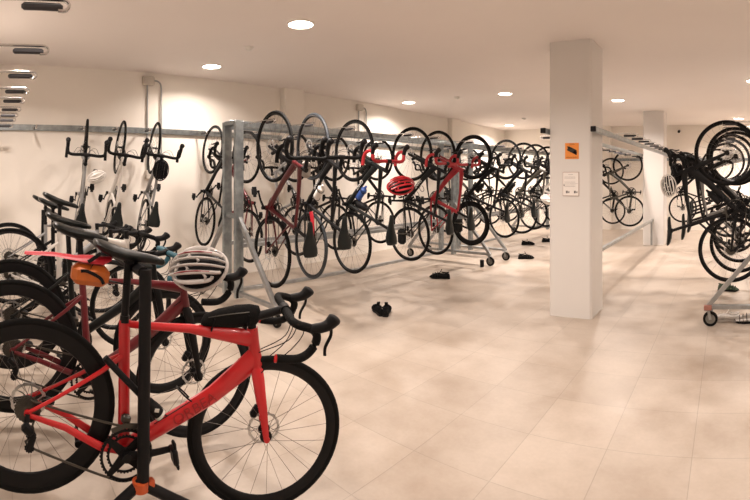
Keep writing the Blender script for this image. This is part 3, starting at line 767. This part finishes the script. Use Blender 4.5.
# mini pump beside the cage
a_, c_ = Vector((.235, -.062, .60)), Vector((.49, -.070, .425))
pb = MB(); pb.sweep([a_, a_.lerp(c_, .8)], .0125, 12); ph = MB(); ph.sweep([a_.lerp(c_, .78), c_], .022, 12); pl = MB(); pl.sweep([a_.lerp(c_, .985), a_.lerp(c_, 1.02)], .023, 14); pl.bbox(a_.lerp(c_, .9)+Vector((.004, -.021, .004)), (.018, .003, .014), .001)
place('mini_pump', 'black mini pump with a pale tip clipped across the red frame', 'pump', [('barrel', pb, blackp), ('handle', ph, blackp), ('tip', pl, tape_w)], tuple(a_))

# ------------------------------------------------------------------ helmets
def helmet(label, loc, M, shell, ribs_m, accent, scale=1., group=None):
    """x forward, z up, about .29 long"""
    t = thing('bike_helmet', label, 'helmet', loc, M, group, scale=scale)
    def key(nm): return nm
    def sh():
        b = MB(); nu, nv = 24, 8; rings = []
        for j in range(nv+1):
            f = j/nv*pi/2*.97; r = cos(f); rings.append([(.124*r*cos(2*pi*i/nu), .086*r*sin(2*pi*i/nu), .078*sin(f)) for i in range(nu)])
        inner = [[(x*.86, y*.84, z*.82) for x, y, z in r_] for r_ in rings[::-1]]
        b.loft(rings+inner); return b.mesh('shell', blackp)
    link('shell', cached('hshell', sh), t, m=shell)
    def ribs():
        b = MB()
        for yy_, w in ((.016, .0065), (-.016, .0065), (.047, .010), (-.047, .010), (.080, .011), (-.080, .011)):
            pts = []; L = .138*math.sqrt(max(.1, 1-(yy_/.108)**2))
            for i in range(15):
                u = -1+2*i/14; x = L*sin(u*pi/2)+.006; y = yy_*(1-.42*max(0, u)**2-.30*max(0, -u)**2); c = max(0, 1-(x/.146)**2-(y/.102)**2)
                pts.append((x, y, .100*math.sqrt(c)))
            b.sweep(pts, [(.008, w*(1-.35*abs(-1+2*i/14))) for i in range(15)], 8)
        for x, y0, y1 in ((.03, .016, .047), (.03, -.016, -.047), (-.05, .047, .078), (-.05, -.047, -.078), (-.02, -.016, .016), (.085, .03, -.03)):
            z = lambda y: .098*math.sqrt(max(0, 1-(x/.146)**2-(y/.102)**2)); b.sweep([(x, y0, z(y0)), (x-.012, (y0+y1)/2, z((y0+y1)/2)), (x, y1, z(y1))], (.006, .007), 6)
        pts = [(.134*cos(a), .097*sin(a), .010+.012*cos(a)**2) for a in [2*pi*k/28 for k in range(28)]]
        b.sweep(pts, (.007, .010), 8, ref=(0, 0, 1), closed=True)
        return b.mesh('ribs', white_f)
    link('ribs', cached('hribs', ribs), t, m=ribs_m)
    def acc():
        b = MB()
        for s in (-1, 1):
            b.sweep([(.09, .044*s, .070), (.04, .046*s, .092), (-.03, .045*s, .093), (-.08, .043*s, .075)], (.006, .004), 6)
            b.sweep([(.07, .071*s, .050), (.0, .078*s, .062), (-.06, .070*s, .052)], (.006, .004), 6)
        return b.mesh('accent_strips', red_f)
    link('accent_strips', cached('hacc', acc), t, m=accent)
    def straps():
        b = MB()
        for s in (-1, 1):
            b.sweep(spline([(.07, .07*s, .01), (.03, .065*s, -.06), (.0, .03*s, -.12), (0, 0, -.135)], 4), (.001, .007), 6); b.sweep(spline([(-.07, .06*s, .01), (-.01, .062*s, -.06), (.015, .045*s, -.09)], 4), (.001, .007), 6)
        return b.mesh('chin_strap', fabric_k)
    link('chin_strap', cached('hstrap', straps), t)
    return t
HM = basis((-.74, -.60, -.12), (.78, -.45, .62))
hp = cpos(196, 270, 1.0); hp = Vector((-2.10, 1.02, .985))
helmet('silver white and black bike helmet with red accents hanging beside the front handlebars', tuple(hp), HM, blackp, mat('silver white helmet', (.55, .52, .50), .3, coat=.3), mat('maroon accent', (.25, .02, .03), .35), 1.12)
helmet('plain white helmet hanging from the leftmost bike on the back wall', (bwx(1.2)+.95, 1.16, 1.46), basis((.2, .9, .35), (.8, .1, -.6)), white_f, white_f, white_f, .75)
helmet('black helmet hanging from the third bike on the back wall', (bwx(2.1)+.95, 1.93, 1.53), basis((.2, .1, 1), (.9, -.4, 0)), blackp, blackp, dark_metal, .9)
helmet('red and black helmet hanging at the third bike of the long rack', (-3.17, 3.80, 1.34), basis((.45, .85, .2), (.6, -.5, .7)), blackp, mat('red helmet', (.42, .01, .018), .35), red_f, 1.1)
helmet('white and pink helmet hanging near the left edge of the near pillar', (-3.2, 7.95, 1.02), basis((.6, .8, -.2), (.5, -.5, .7)), white_f, white_f, mat('pink accent', (.5, .05, .12), .4), 1.1)
helmet('white and black helmet hanging from the bikes in the right hand rack', (-.60, 4.85, 1.36), basis((.2, -.1, -1), (-.3, -1, 0)), blackp, white_f, dark_metal, .85)
helmet('dark helmet hanging lower on the right hand bikes', (-.52, 5.1, 1.48), basis((-.1, -.1, -1), (-.8, -.6, 0)), blackp, blackp, dark_metal, .85)

# a red mudguard standing at the second hanging bike, small pouches on rack bikes
b = MB(); pts = []
for k in range(9):
    a = pi*.92+ .62*k/8; pts.append((0, .37*cos(a)+.37, .37*sin(a)))
mgb = MB(); mgb.sweep([(0, 0, .0), (.004, 0, .09), (.0, 0, .18), (-.02, 0, .25)], (.004, .022), 8, ref=(1, .3, 0))
o = thing('wheel_mudguard', 'narrow bright red mudguard beside the rear wheel of the second hanging bike', 'mudguard', (-3.55, 2.92, .86), me=mgb.mesh('wheel_mudguard', mat('red mudguard', (.48, .015, .03), .4)))
def pouch(label, loc, m, d=(.09, .07, .16)):
    t = thing('saddle_pouch', label, 'bag', loc)
    b = MB(); b.bbox((0, 0, 0), d, .022); link('pouch', b.mesh('pouch', m), t)
    b = MB(); b.bbox((0, -.001, d[2]*.2), (d[0]*1.04, d[1]*1.05, .015), .004); link('strap', b.mesh('strap', dark_metal), t)
pouch('small black pouch under the saddle of the third hanging bike', (-3.08, 3.72, .84), fabric_k)
pouch('small black pouch under the saddle of the fourth hanging bike', (-3.08, 4.80, .86), fabric_k)
pouch('grey wrapped pouch below the bars of the first hanging bike', (-3.42, 2.74, 1.52), mat('grey cloth', (.30, .27, .24), .8))

# ------------------------------------------------------------------ shoes
def shoe_meshes():
    sole = MB(); rings = []
    st = [(-.135, .012, 0), (-.125, .030, 0), (-.08, .034, 0), (-.02, .031, .004), (.05, .042, .002), (.10, .040, .004), (.13, .024, .012), (.14, .008, .018)]
    for x, w, z in st: rings.append([(x, w*cos(a), z+.008+.008*(1 if sin(a) > 0 else -1)) for a in [2*pi*k/12+pi/12 for k in range(12)]])
    sole.loft(rings)
    up = MB(); rings = []
    st = [(-.132, .014, .040), (-.125, .029, .070), (-.10, .034, .076), (-.06, .034, .066), (-.02, .035, .072), (.02, .038, .080), (.06, .042, .070), (.10, .040, .056), (.125, .030, .042), (.140, .012, .026)]
    for x, w, h in st: rings.append([(x, w*cos(a)*(1 if sin(a) < .2 else .80), .012+(h-.012)*(.5+.5*sin(a))) for a in [2*pi*k/14+pi/14 for k in range(14)]])
    up.loft(rings)
    st_ = MB()
    for x, h in ((.025, .082), (.058, .073), (.09, .062)):
        st_.sweep([(x, -.040, .025), (x+.004, -.036, h*.75), (x+.006, -.015, h+.001), (x+.006, .015, h+.001), (x+.004, .036, h*.75), (x, .040, .025)], (.009, .0025), 6, ref=(1, 0, 0))
    op = MB(); rings = []
    op.add([(x, w*s, z) for s in (1,) for x, w, z in []], [])
    pts = [(-.072+.050*cos(a), .026*sin(a), .078+.010*cos(a)**2) for a in [2*pi*k/18 for k in range(18)]]
    op.sweep(pts, (.006, .006), 6, ref=(0, 0, 1), closed=True)
    tg = MB(); tg.sweep([(.01, 0, .070), (-.012, 0, .100), (-.022, 0, .125)], (.005, .020), 8)
    return sole.mesh('sole', blackp), up.mesh('upper', fabric_k), st_.mesh('strap', blackp), op.mesh('collar', fabric_k), tg.mesh('tongue', fabric_k)
SM = shoe_meshes()
def shoe(label, px, py, ang, upper=None, group=None, sole=None, scale=1., loc=None, tip=0):
    if loc is None:
        a = (727-px)/470; r = EYE*470/(py-177); loc = (-r*sin(a), r*cos(a), 0)
    t = thing('cycling_shoe', label, 'shoe', loc, (Matrix.Rotation(ang, 3, 'Z') @ Matrix.Rotation(tip, 3, 'X')), group, scale=scale)
    for nm, me, m_ in zip(('sole', 'upper', 'strap', 'collar', 'tongue'), SM, (sole, upper, sole, upper, upper)): link(nm, me, t, m=m_)
    return t
shoe('black cycling shoe of the nearest pair on the open floor, its left one', 378, 313, radians(150))
shoe('black cycling shoe of the nearest pair on the open floor, its right one', 386.5, 313.5, radians(125))
shoe('single black cycling shoe on the floor under the fourth hanging bike', 440, 278.5, radians(205), scale=1.08)
shoe('black cycling shoe on the floor nearest the far casters', 526, 259, radians(25), scale=1.05)
shoe('smaller looking black shoe on the floor behind the one near the casters', 528, 245, radians(20), scale=1.05)
shoe('black shoe on the floor at the left edge of the near pillar', 548, 242, radians(20), scale=1.05)
white_s = mat('white shoe leather', (.72, .69, .66), .5); green_s = mat('dark green shoe fabric', (.06, .09, .06), .8, noise=.2, nscale=60)
shoe('dark green shoe on the floor under the right hand rack', 728, 291, radians(-12), upper=green_s)
shoe('white shoe standing at the right edge in front of the rack foot', 750, 323, radians(175), upper=white_s, scale=1.1)
shoe('white shoe lying flat beside the caster of the right hand rack', 727, 321, radians(178), upper=white_s, scale=1., sole=white_s, tip=0)
a = (727-482)/470; r = EYE*470/(267-177)
t = thing('small_can', 'small black can on the floor beside the far casters', 'can', (-r*sin(a), r*cos(a), 0))
b = MB(); b.sweep([(0, 0, 0), (0, 0, .01), (0, 0, .10), (0, 0, .11)], [.028, .033, .033, .028], 16, ref=(0, 1, 0)); link('body', b.mesh('body', blackp), t)
b = MB(); b.sweep([(0, 0, .11), (0, 0, .116)], .030, 16, ref=(0, 1, 0)); link('lid', b.mesh('lid', dark_metal), t)

# ------------------------------------------------------------------ camera and view
cd = bpy.data.cameras.new('camera'); cam = bpy.data.objects.new('camera', cd); COL.objects.link(cam)
cd.type = 'PANO'; cd.panorama_type = 'CENTRAL_CYLINDRICAL'
cd.central_cylindrical_range_u_min = -375/470; cd.central_cylindrical_range_u_max = 375/470
cd.central_cylindrical_range_v_min = -323/470; cd.central_cylindrical_range_v_max = 177/470
cd.central_cylindrical_radius = 1
cam.location = (0, 0, EYE); cam.rotation_euler = (pi/2, 0, 352/470)
S.camera = cam
w = bpy.data.worlds.new('world'); S.world = w; w.use_nodes = True
w.node_tree.nodes['Background'].inputs['Color'].default_value = (1, .85, .7, 1); w.node_tree.nodes['Background'].inputs['Strength'].default_value = .05
S.view_settings.view_transform = 'Standard'; S.view_settings.look = 'None'; S.view_settings.gamma = 1; S.view_settings.exposure = 0.84
try: S.view_settings.use_curve_mapping = False
except Exception: pass
